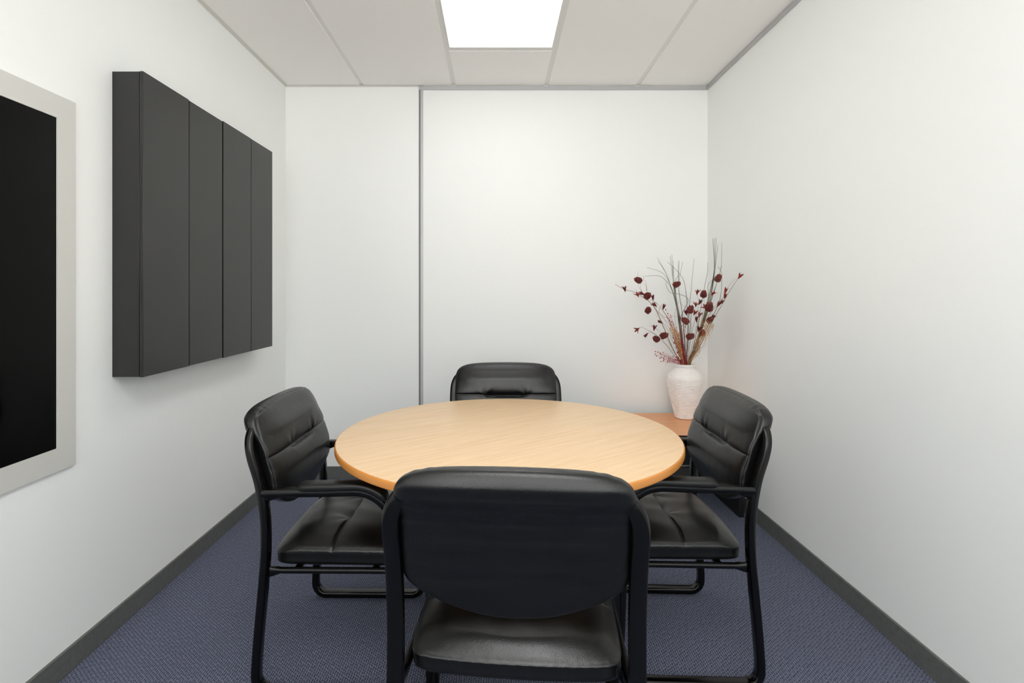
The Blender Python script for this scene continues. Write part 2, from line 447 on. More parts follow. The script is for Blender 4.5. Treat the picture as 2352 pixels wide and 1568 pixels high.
def back_fn(a, b, c):
    # a lateral, b fore-aft (+ front), c vertical, cube coords
    ns = 6.0 if c > -0.2 else 6.0+9.0*min(1, (-0.2-c)/0.5)
    m0 = max(abs(a), abs(c)); k0 = m0/((abs(a)**ns+abs(c)**ns)**(1/ns) or 1e-9)
    q_ = 5.5-2.3*max(0, min(1, (c+0.1)/0.6))*(1 if m0 > 0 else 0)
    mm = max(m0, abs(b)); kk = mm/((m0**q_+abs(b)**q_)**(1/q_))
    x, y, z = a*k0*kk, b*kk, c*k0*kk
    front = (y+1)/2
    X0 = x*0.25
    zb = 0.594-0.080*(1-abs(X0/0.25)**2.2); zt = 0.853+0.009*(1-(X0/0.25)**2)
    Z = zb+(z+1)/2*(zt-zb)
    wr = 0.243 if Z < 0.765 else 0.243+0.009*min(1, (Z-0.765)/0.03)
    wf = 0.253-0.006*max(0, (0.70-Z)/0.15)
    X = x*(wr+(wf-wr)*min(1, max(0, front*1.9-0.25)))
    fb, ff = interp(FB, Z), interp(FF, Z)
    Y = fb+(ff-fb)*front
    face = max(0.0, min(1.0, (y-0.35)/0.5))
    if face > 0:
        r2 = (1-x**4)
        up = G(Z-0.785, 0.05)*0.010+G(Z-0.635, 0.045)*0.007
        Y += face*r2*up
        dip = 1/(1+math.exp((abs(X)-TUFT)/0.010))
        zc = 0.714-0.010*dip
        dz_ = Z-zc
        rec = math.exp(-dz_/0.022) if dz_ > 0 else math.exp(dz_/0.0038)
        Y -= face*(dip*0.021*rec+0.0030*G(dz_, 0.0026)+(1-dip)*0.005*math.exp(-abs(dz_)/0.010))
        for sx in (-1, 1):      # gathers around the tuft points
            dx, dz = X-sx*TUFT, Z-0.705
            r = math.hypot(dx, dz)
            an = math.atan2(dz, dx*sx)
            Y -= face*0.0016*G(r-0.022, 0.03)*math.sin(5*an+1.3*sx)/(1+math.exp(-dz/0.006))
    # seam between front panel and side band (runs up the sides and over the top)
    edge = max(abs(x), abs(z) if z > 0 else 0)
    if edge > 0.86:
        k = min(1, (edge-0.86)/0.08)
        g = 0.0032*G(y-0.42, 0.055)*k
        puck = 0.0003*k*G(y-0.42, 0.30)*(math.sin(Z*170)+math.sin(Z*101+1)) if abs(x) > 0.9 else 0.0008*k*G(y-0.42, 0.4)*math.sin(X*190)*(1 if abs(X) > 0.16 else 0.15)
        if abs(x) >= abs(z): X -= math.copysign(g+puck, x)
        else: Z -= g+puck
    return (X, Y, Z)

def seat_fn(a, b, c):
    pl = (abs(a)**12+abs(b)**12)**(1/12.0) or 1e-9
    mx_ = max(abs(a), abs(b)); k0 = mx_/pl
    a, b = a*k0, b*k0
    mm = max(mx_, abs(c)); kk = mm/((mx_**4.8+abs(c)**4.8)**(1/4.8))
    x, y, z = a*kk, b*kk, c*kk
    X = x*(0.241+0.004*y)
    rear = 0.053-0.014*(1-abs(x)**2.2); fr = 0.472-0.012*x*x
    Y = rear+(y+1)/2*(fr-rear)
    zb = 0.367; zt = 0.442
    Z = zb+(z+1)/2*(zt-zb)
    topf = max(0.0, min(1.0, (z-0.2)/0.8))
    if topf > 0:
        cr = (1-abs(x)**3.6)*(1-abs(y)**3.6)
        Z += topf*cr*0.026
        t_ = 0.80-0.22*x*x; u_ = max(0, (-y-t_)/(1-t_))
        Z -= topf*0.021*u_**1.4
        dip = 1/(1+math.exp((abs(X)-0.088)/0.010))
        yc = 0.250-0.014*(1-dip)*min(1, (abs(X)-0.088)/0.1 if abs(X) > 0.088 else 0)
        d = Y-yc
        rec = math.exp(d/0.020) if d < 0 else math.exp(-d/0.0035)
        Z -= topf*(dip*0.011*rec+0.0028*G(d, 0.0026)+(1-dip)*0.0035*math.exp(-abs(d)/0.012))
        for sx in (-1, 1):
            dx, dy = X-sx*0.088, Y-0.250
            r = math.hypot(dx, dy); an = math.atan2(dy, dx*sx)
            Z -= topf*0.0011*G(r-0.035, 0.045)*math.sin(5*an+0.8*sx)*min(1, r/0.012)/(1+math.exp(dy/0.01))
            # long wrinkles running front to back
        Z += topf*cr*0.0010*math.sin(X*62+4*math.sin(Y*11)+Y*20)*G(Y-0.22, 0.12)
    edge = max(abs(x), abs(y))
    if edge > 0.9:
        k = min(1, (edge-0.9)/0.06)
        g = 0.0024*G(z-0.62, 0.09)*k
        puck = 0.0010*k*G(z-0.5, 0.4)*math.sin((X+Y)*230)*(1 if (abs(x) > 0.85 and abs(y) > 0.8) else 0.25)
        # shallow bulge of the side band
        g -= 0.004*k*G(z+0.2, 0.6)
        if abs(x) >= abs(y): X -= math.copysign(g+puck, x)
        else: Y -= math.copysign(g+puck, y)
    return (X, Y, Z)

def sweep(mb, pts, wl, wt, n=20, e=0.62, offset=0.0):
    """sweep a flat-oval tube; wl lateral width (x axis), wt thickness"""
    P = [Vector(p) for p in pts]; R = []
    X = Vector((1, 0, 0))
    for i, p in enumerate(P):
        t = (P[min(i+1, len(P)-1)]-P[max(i-1, 0)]).normalized()
        b = (X-X.dot(t)*t).normalized(); nn = t.cross(b)
        ring = []
        w_ = wl[i] if isinstance(wl, list) else wl; h_ = wt[i] if isinstance(wt, list) else wt
        for j in range(n):
            a = 2*math.pi*j/n; c, s = math.cos(a), math.sin(a)
            ring.append(p+nn*offset+b*(w_/2*math.copysign(abs(c)**e, c))+nn*(h_/2*math.copysign(abs(s)**e, s)))
        R.append(ring)
    mb.rings(R)

def arc(cy_, cz_, r, a0, a1, n, x):
    return [(x, cy_+r*math.cos(math.radians(a0+(a1-a0)*k/n)), cz_+r*math.sin(math.radians(a0+(a1-a0)*k/n))) for k in range(n+1)]

def stitches(path, off, ln=0.0042, gap=0.0024, wd=0.0009):
    m = MB(); P = [Vector(p) for p in path]; acc = 0.0
    for i in range(len(P)-1):
        a, b = P[i], P[i+1]; d = (b-a).length
        if d < 1e-6: continue
        t = (b-a)/d
        pos = -acc if acc > 0 else 0.0
        while pos+ln < d+1e-4:
            if pos >= 0:
                p = a+t*pos; q2 = a+t*(pos+ln)
                m.tube([p+off, q2+off], wd, 4)
            pos += ln+gap
        acc = max(0, d-pos)*0
    return m

def make_chair():
    root = empty('guest_chair', (0, 0, 0))
    s = quadbox(84, 150, 26, seat_fn).build('seat', M_leather, root, smooth=True)
    b = quadbox(110, 36, 120, back_fn).build('backrest', M_leather, root, smooth=True)
    # double stitch lines beside the seams
    for off_y in (0.74, 0.50):
        pl = []
        for k in range(0, 121): pl.append(seat_fn(-1, -0.96+1.92*k/120, off_y))
        m = stitches(pl, Vector((-0.0006, 0, 0.0003)))
        pl = [seat_fn(1, -0.96+1.92*k/120, off_y) for k in range(121)]
        m2 = stitches(pl, Vector((0.0006, 0, 0.0003)))
        b0 = len(m.v); m.v += m2.v; m.f += [tuple(i+b0 for i in f) for f in m2.f]
        m.build('seam_stitching', M_stitch, s)
    pl = [back_fn(-0.86+1.72*k/150, 0.20, 1) for k in range(151)]
    m = stitches(pl, Vector((0, 0, 0.0006)))
    for sx in (-1, 1):
        pl = [back_fn(sx, 0.62, -0.9+1.8*k/120) for k in range(121)]
        m2 = stitches(pl, Vector((0.0006*sx, 0, 0)))
        b0 = len(m.v); m.v += m2.v; m.f += [tuple(i+b0 for i in f) for f in m2.f]
    m.build('seam_stitching', M_stitch, b)
    for sx in (-1, 1):
        X = 0.2605*sx
        up = catmull([(0.170*sx, 0.004, 0.812), (0.208*sx, -0.004, 0.808), (0.238*sx, -0.0085, 0.790), (0.2555*sx, -0.006, 0.758), (X, 0.0035, 0.715), (X, 0.0255, 0.640),
                      (X, 0.0415, 0.540), (X, 0.0435, 0.437), (X, 0.0365, 0.330), (X, 0.0240, 0.194), (X, 0.0160, 0.085)], 7)
        foot = arc(0.0605, 0.0585, 0.045, 180, 270, 8, X)
        run = [(X, 0.12, 0.0135), (X, 0.25, 0.0135), (X, 0.36, 0.0135)]
        foot2 = arc(0.400, 0.0585, 0.045, 270, 360, 8, X)
        leg = [(X, 0.443, 0.12), (X, 0.438, 0.25), (X, 0.4345, 0.40)]
        bend = arc(0.315, 0.500, 0.1185, 0, 90, 14, X)
        arm = [(X, 0.25, 0.6165), (X, 0.15, 0.6150), (X, 0.035, 0.6130)]
        pts = up+[Vector(p) for p in foot+run+foot2+leg+bend+arm]
        m = MB(); sweep(m, pts, 0.038, 0.027, 24)
        # welded gussets
        sweep(m, [(X, 0.045, 0.600), (X, 0.075, 0.604), (X, 0.105, 0.610)], [0.030, 0.028, 0.022], [0.030, 0.018, 0.004], 12)
        fr = m.build('side_frame', M_tube, root, smooth=True, angle=60)
        # arm pad follows the arm over the front bend
        core = [(X, 0.146, 0.6148), (X, 0.150, 0.6150), (X, 0.160, 0.6152), (X, 0.19, 0.6155), (X, 0.25, 0.6165)]+list(reversed(arc(0.315, 0.500, 0.1185, 40, 90, 10, X)))
        n = len(core)
        wl = [0.040 if i == 0 else 0.046 if i == 1 else 0.050 if i < n-2 else 0.044 for i in range(n)]
        wt = [0.008 if i == 0 else 0.018 if i == 1 else 0.026 if i < n-2 else 0.010 for i in range(n)]
        m = MB(); sweep(m, core, wl, wt, 24, 0.6, offset=-0.017)
        pad = m.build('armrest_pad', M_pad, root, smooth=True, angle=60)
        m = MB(); sweep(m, [(0.252*sx, 0.038, 0.370), (0.251*sx, 0.06, 0.370), (0.248*sx, 0.085, 0.371), (0.248*sx, 0.25, 0.371), (0.248*sx, 0.41, 0.371), (0.252*sx, 0.44, 0.370)],
                        [0.02]*6, [0.036, 0.030, 0.016, 0.016, 0.016, 0.022], 14)
        m.build('seat_rail', M_tube, root, smooth=True, angle=60)
    for yy in (0.13, 0.37):
        m = MB(); m.tube([(-0.240, yy, 0.368), (0.240, yy, 0.368)], 0.011, 14)
        m.build('crossbar', M_tube, root, smooth=True, angle=50)
    return root

def place(o, x, y, deg, label):
    """x, y: where the middle of the rear feet line stands"""
    o.location = (x, y, 0); o.rotation_euler = (0, 0, math.radians(deg))
    tag(o, label, 'chair', 'black leather chairs around the round table')

def copy_tree(o, parent=None):
    c = o.copy(); COL.objects.link(c); c.parent = parent
    for ch in list(o.children): copy_tree(ch, c)
    return c

chair = make_chair()
chairs = [chair]+[copy_tree(chair) for _ in range(3)]
place(chairs[0], 0.036, 1.108, -4.8, 'black leather armchair seen from behind, nearest the camera in front of table')
place(chairs[1], -0.738, 1.877, -90.5, 'black leather armchair on the left side of round table by cabinet wall')
place(chairs[2], 0.836, 1.900, 88.0, 'black leather armchair on the right side of round table, partly hiding the vase')
place(chairs[3], 0.049, 2.690, 180.0, 'black leather armchair at far side of table, only its back showing')

# ------------------------------------------------------------ low side table
st_z = CAM_H-0.775; sx0, sx1, sy_0, sy_1 = 0.735, 1.342, 2.885, 3.415
st = empty('side_table', ((sx0+sx1)/2, (sy_0+sy_1)/2, 0))
tag(st, 'low cherry-topped side table with black panel legs in the back right corner', 'side table')
hx, hy = (sx1-sx0)/2, (sy_1-sy_0)/2
q = MB(); q.box(-hx, hx, -hy, hy, st_z-0.002, st_z); q.build('cherry_top', M_cherry, st)
q = MB(); q.box(-hx, hx, -hy, hy, st_z-0.025, st_z-0.0021); q.build('top_core', M_blackwood, st, bevel=0.001, seg=1)
for s_ in (-1, 1):
    q = MB(); q.box(min(s_*hx, s_*(hx-0.028)), max(s_*hx, s_*(hx-0.028)), -hy, hy, 0, st_z-0.025)
    q.build('side_panel', M_blackwood, st, bevel=0.001, seg=1)
q = MB(); q.box(-hx+0.028, hx-0.028, -0.01, 0.01, 0.20, st_z-0.025); q.build('stretcher_panel', M_blackwood, st)

# ------------------------------------------------------------ vase
VC = ((1573.8-CX)*3.285/F_PX, 3.285)
prof = [(0.052, 0.0), (0.0605, 0.004), (0.062, 0.012), (0.068, 0.04), (0.076, 0.072), (0.0865, 0.108), (0.093, 0.135), (0.0995, 0.168), (0.105, 0.203),
        (0.1085, 0.232), (0.1075, 0.250), (0.100, 0.268), (0.086, 0.284), (0.070, 0.297), (0.0545, 0.305), (0.0515, 0.311), (0.0535, 0.315), (0.0590, 0.318), (0.0600, 0.324), (0.0575, 0.330), (0.050, 0.331)]
cp = catmull([(p[0], 0, p[1]) for p in prof], 12)
outer = [(p.x, p.z) for p in cp]
def ridge(r, z, a):
    amp = 1.0
    if z < 0.006 or z > 0.252 or r < 0.0605: amp = 0.0
    else: amp = min(1, (z-0.006)/0.01)*min(1, (0.252-z)/0.03)
    # one smooth vertical leaf shaped panel on the left of the body
    d = (a-math.radians(207)+math.pi) % (2*math.pi)-math.pi
    panel = G(d, 0.22+0.05*math.sin(z*12))
    wob = 0.0006*math.sin(7*a+z*90)+0.0005*math.sin(13*a-z*40)
    return r+amp*(1-min(1, panel*1.4))*0.0021*math.sin(2*math.pi*z/0.0093+0.5*math.sin(3*a))+amp*(panel*-0.002)+wob
vz = MB()
# resample the outline finely enough for the ridges
fine = []
for i in range(len(outer)-1):
    (r0, z0), (r1, z1) = outer[i], outer[i+1]
    k = max(1, int(math.hypot(r1-r0, z1-z0)/0.0012))
    for j in range(k): fine.append((r0+(r1-r0)*j/k, z0+(z1-z0)*j/k))
fine.append(outer[-1])
inner = [(0.046, 0.326), (0.045, 0.312), (0.048, 0.300), (0.065, 0.290), (0.095, 0.255), (0.099, 0.230), (0.085, 0.14), (0.05, 0.012), (0.001, 0.010)]
vz.lathe([(0.001, 0.0)]+fine, 110, fn=ridge)
vz.f.pop()          # open mouth
b0 = len(vz.v)
vi = MB(); vi.lathe([outer[-1]]+inner, 110); vi.f.pop(-2)
vz.v += vi.v; vz.f += [tuple(i+b0 for i in f) for f in vi.f]
vase = vz.build('vase', M_vase, smooth=True)
vase.location = (VC[0], VC[1], st_z)
tag(vase, 'rough white ribbed vase standing on the low side table', 'vase')
VZ = st_z+0.33

# ------------------------------------------------------------ dried flowers
rnd = random.Random(7)

def cone_mesh(seed, r=0.0175, h=0.040, scales=52):
    R = random.Random(seed); m = MB()
    for i in range(scales):
        t = (i+0.5)/scales
        zc = -h/2+h*t
        rr = r*math.sin(math.pi*min(0.98, 0.16+0.80*(1-t)))**0.6*0.62
        a = i*2.39996+R.uniform(-0.15, 0.15)
        tilt = 0.25+0.75*t
        out = Vector((math.cos(a), math.sin(a), 0)); up = Vector((0, 0, 1)); sd = out.cross(up)
        d = (out*math.cos(tilt)+up*math.sin(tilt)).normalized(); nn = d.cross(sd).normalized()
        ln = r*0.80*(1.0-0.25*t)*R.uniform(0.85, 1.15); wd = r*0.30
        p = out*rr*0.6+up*zc
        b = len(m.v)
        for (u, v, k) in ((0, -0.45, 0), (0, 0.45, 0), (0.6, 1.0, 0.0), (1.0, 0.55, 0.10), (1.08, 0, 0.16), (1.0, -0.55, 0.10), (0.6, -1.0, 0.0)):
            m.v.append(tuple(p+d*ln*u+sd*wd*v+nn*(ln*k*-1)))
        for (u, v, k) in ((0, -0.45, 0.12), (0, 0.45, 0.12), (0.6, 1.0, 0.2), (1.0, 0.55, 0.22), (1.08, 0, 0.26), (1.0, -0.55, 0.22), (0.6, -1.0, 0.2)):
            m.v.append(tuple(p+d*ln*u+sd*wd*v-nn*(ln*k)))
        m.f.append(tuple(b+j for j in range(7))); m.f.append(tuple(b+7+j for j in reversed(range(7))))
        for j in range(7):
            k2 = (j+1) % 7; m.f.append((b+j, b+7+j, b+7+k2, b+k2))
    m.lathe([(0.001, -h*0.46), (r*0.4, -h*0.3), (r*0.45, 0), (r*0.3, h*0.3), (0.001, h*0.45)], 8)
    me = bpy.data.meshes.new('pine_cone'); me.from_pydata(m.v, [], m.f); me.materials.append(M_cone); return me

def flower_mesh(seed, ln=0.024, n=5, openn=0.6, ma=None):
    R = random.Random(seed); m = MB()
    for i in range(n):
        a = 2*math.pi*i/n+R.uniform(-0.2, 0.2); op = openn*R.uniform(0.75, 1.25); l_ = ln*R.uniform(0.8, 1.15)
        out = Vector((math.cos(a), math.sin(a), 0)); up = Vector((0, 0, 1)); sd = out.cross(up)
        top_, bot = [], []
        for k in range(6):
            t = k/5
            p = up*(l_*t*(1-0.25*op*t))+out*(0.001+l_*op*(0.25*t+0.65*t*t))
            wv = 0.0046*math.sin(math.pi*(0.12+0.88*t))**0.8+0.0001
            top_.append([p-sd*wv, p-out*0.0014, p+sd*wv]); bot.append([p-sd*wv*0.9-up*0.0007, p-out*0.0002-up*0.0008+out*0.0003, p+sd*wv*0.9-up*0.0007])
        for A, rev in ((top_, False), (bot, True)):
            b = len(m.v)
            for row in A: m.v.extend([tuple(v) for v in row])
            for k in range(5):
                for j in range(2):
                    f = (b+k*3+j, b+k*3+j+1, b+k*3+j+4, b+k*3+j+3)
                    m.f.append(f[::-1] if rev else f)
    m.lathe([(0.0006, -0.006), (0.0024, -0.001), (0.0034, 0.003), (0.002, 0.007)], 7)
    me = bpy.data.meshes.new('flower_head'); me.from_pydata(m.v, [], m.f); me.materials.append(ma or M_petal); return me

CM = [cone_mesh(i, r=0.0200, h=0.037) for i in range(4)]
FM = [flower_mesh(i, openn=o) for i, o in enumerate((0.85, 0.55, 0.35, 0.7))]
FD = [flower_mesh(i+20, openn=o, ma=M_petald) for i, o in enumerate((0.5, 0.3))]
bm_ = MB(); bm_.lathe([(0.0004, -0.0026), (0.0018, -0.0019), (0.0026, 0), (0.0018, 0.0019), (0.0004, 0.0026)], 8)
BMESH = bpy.data.meshes.new('berry'); BMESH.from_pydata(bm_.v, [], bm_.f); BMESH.materials.append(M_berry)
for p in BMESH.polygons: p.use_smooth = True

def inst(name, me, p, parent, root, direction=None, scale=1.0):
    o = bpy.data.objects.new(name, me); COL.objects.link(o); o.parent = parent
    o.location = Vector(p)-Vector(root)
    d = Vector(direction or (rnd.uniform(-1, 1), rnd.uniform(-1, 0.3), rnd.uniform(0.2, 1))).normalized()
    o.rotation_mode = 'QUATERNION'; o.rotation_quaternion = d.to_track_quat('Z', 'Y')
    o.scale = (scale,)*3
    return o

def enter(p, rmax=0.040):
    """pull a point at the vase mouth inside the rim and give the points below it"""
    d = Vector((p.x-VC[0], p.y-VC[1])); 
    if d.length > rmax: d = d/d.length*rmax*rnd.uniform(0.75, 1.0)
    q_ = Vector((VC[0]+d.x, VC[1]+d.y, VZ+0.004)); 
    return [Vector((VC[0]+d.x*0.6, VC[1]+d.y*0.6, st_z+0.18)), Vector((VC[0]+d.x*0.85, VC[1]+d.y*0.85, st_z+0.27)), q_]

def stem_pts(pxs, dn):
    """pixel way points (x,y,Y); the first point is extended down inside the vase"""
    P = [at(*p) for p in pxs]
    return catmull(enter(P[0])+P[1:], 6)

def branch(name, label, cat, group, stems, cones=(), flowers=(), m=M_stem, thick=0.0022, sprigs=()):
    root = Vector((VC[0], VC[1], VZ-0.02))
    o = empty(name, root); tag(o, label, cat, group)
    q = MB()
    for i, s in enumerate(stems):
        r = thick if i == 0 else thick*0.6
        q.tube(stem_pts(s, 0.12), r, 6, r*0.35)
    for s in sprigs:
        q.tube(catmull([at(*p) for p in s], 6), 0.0009, 5, 0.0004)
    q.v = [tuple(Vector(v)-root) for v in q.v]
    q.build('stem', m, o, smooth=True)
    for k, (x, y, Y, sc) in enumerate(cones):
        inst('pine_cone', CM[(k+len(name)) % 4], at(x, y, Y), o, root, scale=sc)
    for k, (x, y, Y, dx, dz, dark) in enumerate(flowers):
        me = FD[k % 2] if dark else FM[(k+int(x)) % 4]
        inst('flower_head', me, at(x, y, Y), o, root, direction=(dx, -0.35, dz), scale=1.35)
    return o

FG = 'dried stems in the white vase'
Y0 = 3.27
branch('dried_branch', 'long dried twig arching furthest left out of the vase, with cones and red pods', 'dried flower', FG,
       [[(1560, 838, Y0), (1545, 800, Y0), (1530, 765, 3.26), (1513, 725, 3.25), (1497, 698, 3.24), (1475, 681, 3.22), (1455, 670, 3.21), (1433, 664, 3.2), (1413, 653, 3.19)]],
       cones=[(1468, 644, 3.22, 1.02), (1486, 680, 3.24, 1.12), (1488, 713, 3.24, 1.0)],
       flowers=[(1436, 668, 3.2, -0.3, 1, 1), (1466, 680, 3.21, -0.5, 1, 0), (1479, 676, 3.25, -1, 0.4, 1), (1500, 688, 3.24, -0.2, 1, 1)],
       m=M_wood, thick=0.0028,
       sprigs=[[(1520, 745, 3.25), (1508, 712, 3.23), (1492, 693, 3.23), (1476, 672, 3.22), (1466, 655, 3.22), (1465, 622, 3.21)],
               [(1512, 700, 3.25), (1498, 690, 3.24), (1480, 685, 3.22), (1470, 681, 3.22)],
               [(1475, 672, 3.22), (1471, 660, 3.22), (1473, 655, 3.22)], [(1485, 668, 3.22), (1483, 655, 3.22), (1475, 651, 3.22)],
               [(1486, 668, 3.22), (1484, 650, 3.22), (1481, 643, 3.22)], [(1462, 674, 3.21), (1461, 663, 3.21)],
               [(1478, 645, 3.22), (1479, 637, 3.22), (1476, 632, 3.22)]])
branch('dried_branch', 'short drooping twig low on the left of the vase with two cones and nodding pods', 'dried flower', FG,
       [[(1566, 838, Y0), (1552, 820, 3.25), (1535, 798, 3.23), (1518, 778, 3.22), (1500, 764, 3.2), (1486, 757, 3.19), (1474, 751, 3.18), (1468, 753, 3.18)]],
       cones=[(1508, 779, 3.22, 1.0), (1523, 771, 3.21, 1.08)],
       flowers=[(1467, 754, 3.18, -0.8, -0.5, 0), (1487, 766, 3.19, -0.7, -0.6, 1), (1502, 757, 3.2, 0.1, 1, 1), (1520, 741, 3.23, -0.7, 0.3, 1)],
       thick=0.0016,
       sprigs=[[(1518, 778, 3.22), (1505, 768, 3.21), (1494, 762, 3.2), (1490, 764, 3.19)], [(1545, 800, 3.24), (1525, 770, 3.23), (1500, 750, 3.21), (1492, 749, 3.2)],
               [(1548, 790, 3.25), (1535, 760, 3.24), (1522, 740, 3.23), (1505, 722, 3.22)]])
branch('dried_branch', 'straight brown twig left of the grasses ending in two maroon pods', 'dried flower', FG,
       [[(1568, 838, 3.26), (1556, 790, 3.25), (1544, 750, 3.25), (1533, 728, 3.25), (1521, 710, 3.25)]],
       flowers=[(1507, 703, 3.25, -0.8, 0.6, 1), (1523, 709, 3.25, 0.2, 1, 1)], m=M_wood, thick=0.0026,
       sprigs=[[(1533, 728, 3.25), (1520, 712, 3.25), (1510, 704, 3.25)], [(1540, 745, 3.25), (1525, 715, 3.25), (1508, 696, 3.25), (1495, 689, 3.25)],
               [(1530, 730, 3.24), (1518, 722, 3.24), (1513, 712, 3.24), (1519, 704, 3.24), (1521, 698, 3.24)]])
branch('dried_branch', 'dark twig with two stacked cones right of middle and a few orange pods', 'dried flower', FG,
       [[(1578, 838, 3.27), (1581, 790, 3.26), (1586, 750, 3.25), (1588, 715, 3.25)], [(1580, 838, 3.25), (1586, 780, 3.23), (1596, 735, 3.22), (1604, 700, 3.21), (1601, 672, 3.21)]],
       cones=[(1585, 713, 3.23, 1.12), (1576, 738, 3.22, 1.08), (1583, 773, 3.21, 1.08)],
       flowers=[(1601, 675, 3.2, 0, 1, 0), (1598, 703, 3.21, 0, 1, 0), (1606, 698, 3.21, 0.4, 1, 1), (1594, 722, 3.21, 0.3, 0.8, 0), (1605, 727, 3.2, 0.3, 1, 0), (1577, 722, 3.23, -0.5, 1, 1)],
       thick=0.0024)
branch('dried_branch', 'thick bundle of brown twigs leaning right, carrying the largest pine cone', 'dried flower', FG,
       [[(1586, 838, 3.24), (1600, 795, 3.2), (1612, 755, 3.16), (1622, 720, 3.13), (1634, 680, 3.11)], [(1582, 838, 3.22), (1597, 790, 3.18), (1610, 745, 3.15), (1617, 700, 3.13), (1616, 680, 3.12)],
        [(1584, 838, 3.2), (1601, 780, 3.16), (1616, 735, 3.13), (1626, 705, 3.11)], [(1588, 838, 3.2), (1606, 785, 3.15), (1618, 755, 3.13), (1630, 735, 3.11)], [(1590, 838, 3.22), (1600, 800, 3.19), (1609, 770, 3.17), (1612, 750, 3.17)]]+
       [[(1580+2.6*k, 838, 3.24-0.01*k), (1590+3.2*k, 790, 3.19-0.01*k), (1600+3.6*k, 745+2*k, 3.16-0.01*k), (1606+4*k, 712+4*k, 3.15-0.01*k)] for k in range(7)],
       cones=[(1616, 677, 3.11, 1.0), (1628, 707, 3.09, 1.25), (1629, 736, 3.09, 0.95), (1614, 766, 3.12, 0.9)],
       flowers=[(1635, 677, 3.1, 0.5, 1, 0), (1622, 708, 3.1, -0.6, 0.6, 0), (1634, 733, 3.09, 0.5, 0.9, 1), (1615, 771, 3.1, 0, 1, 0), (1604, 760, 3.14, 0.1, 1, 1), (1600, 738, 3.15, -0.2, 1, 1)],
       m=M_wood, thick=0.0026)
branch('dried_branch', 'long green stem reaching furthest right before the right wall, tipped with red pod', 'dried flower', FG,
       [[(1590, 838, 3.24), (1610, 790, 3.15), (1632, 745, 3.07), (1655, 705, 3.0), (1676, 668, 2.96), (1693, 642, 2.93)]],
       flowers=[(1697, 638, 2.93, 0.4, 0.8, 0), (1665, 672, 2.98, 0.2, 1, 0), (1664, 684, 2.99, 0.1, 1, 0), (1653, 698, 3.0, 0.5, 0.7, 1), (1648, 703, 3.01, 0.4, 0.8, 1)],
       thick=0.0024,
       sprigs=[[(1693, 642, 2.93), (1698, 632, 2.93), (1703, 624, 2.93)], [(1622, 735, 3.08), (1645, 700, 3.02), (1664, 680, 2.98), (1668, 665, 2.97), (1684, 645, 2.95), (1690, 640, 2.94)],
               [(1625, 725, 3.06), (1635, 715, 3.04), (1650, 700, 3.01)]])

def grass(label, blades, cones=(), ybase=3.26):
    root = Vector((VC[0], VC[1], VZ-0.02)); o = empty('grass_bundle', root); tag(o, label, 'grass stems', FG)
    q = MB()
    for b in blades:
        P = stem_pts(b, 0.12); q.tube(P, 0.0026, 5, 0.0008)
    q.v = [tuple(Vector(v)-root) for v in q.v]
    q.build('blades', M_grass, o, smooth=True)
    for (x, y, Y, sc) in cones:
        inst('pine_cone', CM[int(x) % 4], at(x, y, Y), o, root, scale=sc)
Yc = 3.30
bl = []
for k, tip in enumerate([(1543, 584), (1539, 588), (1546, 598), (1545, 610), (1510, 592), (1512, 600), (1558, 600), (1560, 598), (1568, 601)]):
    bx = 1570+k*0.8
    mid = (1556+k*0.9, 720, Yc)
    if tip[0] > 1555: bl.append([(bx, 838, Yc), (1566+k*0.3, 730, Yc), (1559, 660, Yc), (tip[0], tip[1], Yc)])
    elif tip[0] < 1520: bl.append([(bx, 838, Yc), mid, (1545, 670, Yc), (1531, 630, Yc), (tip[0], tip[1], Yc-0.03)])
    else: bl.append([(bx, 838, Yc), mid, (1547+k, 660, Yc), (tip[0], tip[1], Yc)])
bl += [[(1569, 838, Yc), (1558, 720, Yc), (1540, 655, Yc), (1522, 627, 3.27), (1486, 614, 3.25)],
       [(1569, 838, Yc), (1557, 725, Yc), (1543, 665, Yc), (1525, 640, 3.27), (1510, 633, 3.25), (1481, 634, 3.24)],
       [(1575, 838, Yc), (1581, 760, Yc), (1578, 700, Yc), (1572, 650, Yc), (1558, 625, Yc), (1533, 601, Yc)],
       [(1571, 838, Yc), (1562, 740, Yc), (1580, 690, 3.27), (1562, 676, 3.27), (1540, 672, 3.27), (1530, 655, 3.27), (1531, 648, 3.27)],
       [(1577, 838, Yc), (1581, 730, Yc), (1587, 670, Yc), (1594, 594, Yc)],
       [(1572, 838, Yc), (1563, 750, Yc), (1555, 700, Yc), (1551, 650, Yc), (1556, 636, Yc), (1558, 631, Yc)]]
grass('tall green grass blades fanning up from the middle of the vase, one cone on them', bl, [(1552, 654, 3.24, 1.0)])
bl = []
for k, tip in enumerate([(1637, 547), (1639, 549), (1642, 546), (1645, 545), (1649, 562), (1658, 557), (1657, 610)]):
    Yt = 3.12
    bl.append([(1586+k*0.5, 838, 3.25), (1607+k*0.8, 760, 3.18), (1626+k*1.6, 685, 3.13), ((1640 if tip[0] < 1650 else 1652)+k*0.6, 620, Yt), (tip[0], tip[1], Yt)])
bl += [[(1586, 838, 3.25), (1604, 740, 3.18), (1617, 665, 3.15), (1625, 625, 3.14), (1625, 602, 3.14)],
       [(1588, 838, 3.25), (1630, 740, 3.13), (1653, 690, 3.11), (1658, 640, 3.1), (1657, 625, 3.1), (1649, 612, 3.1)],
       [(1586, 838, 3.25), (1622, 710, 3.14), (1627, 680, 3.14), (1626, 655, 3.14), (1637, 642, 3.14)]]
grass('tall green grass blades rising highest at the right of the vase, one cone on them', bl, [(1648.5, 641, 3.08, 1.02)])

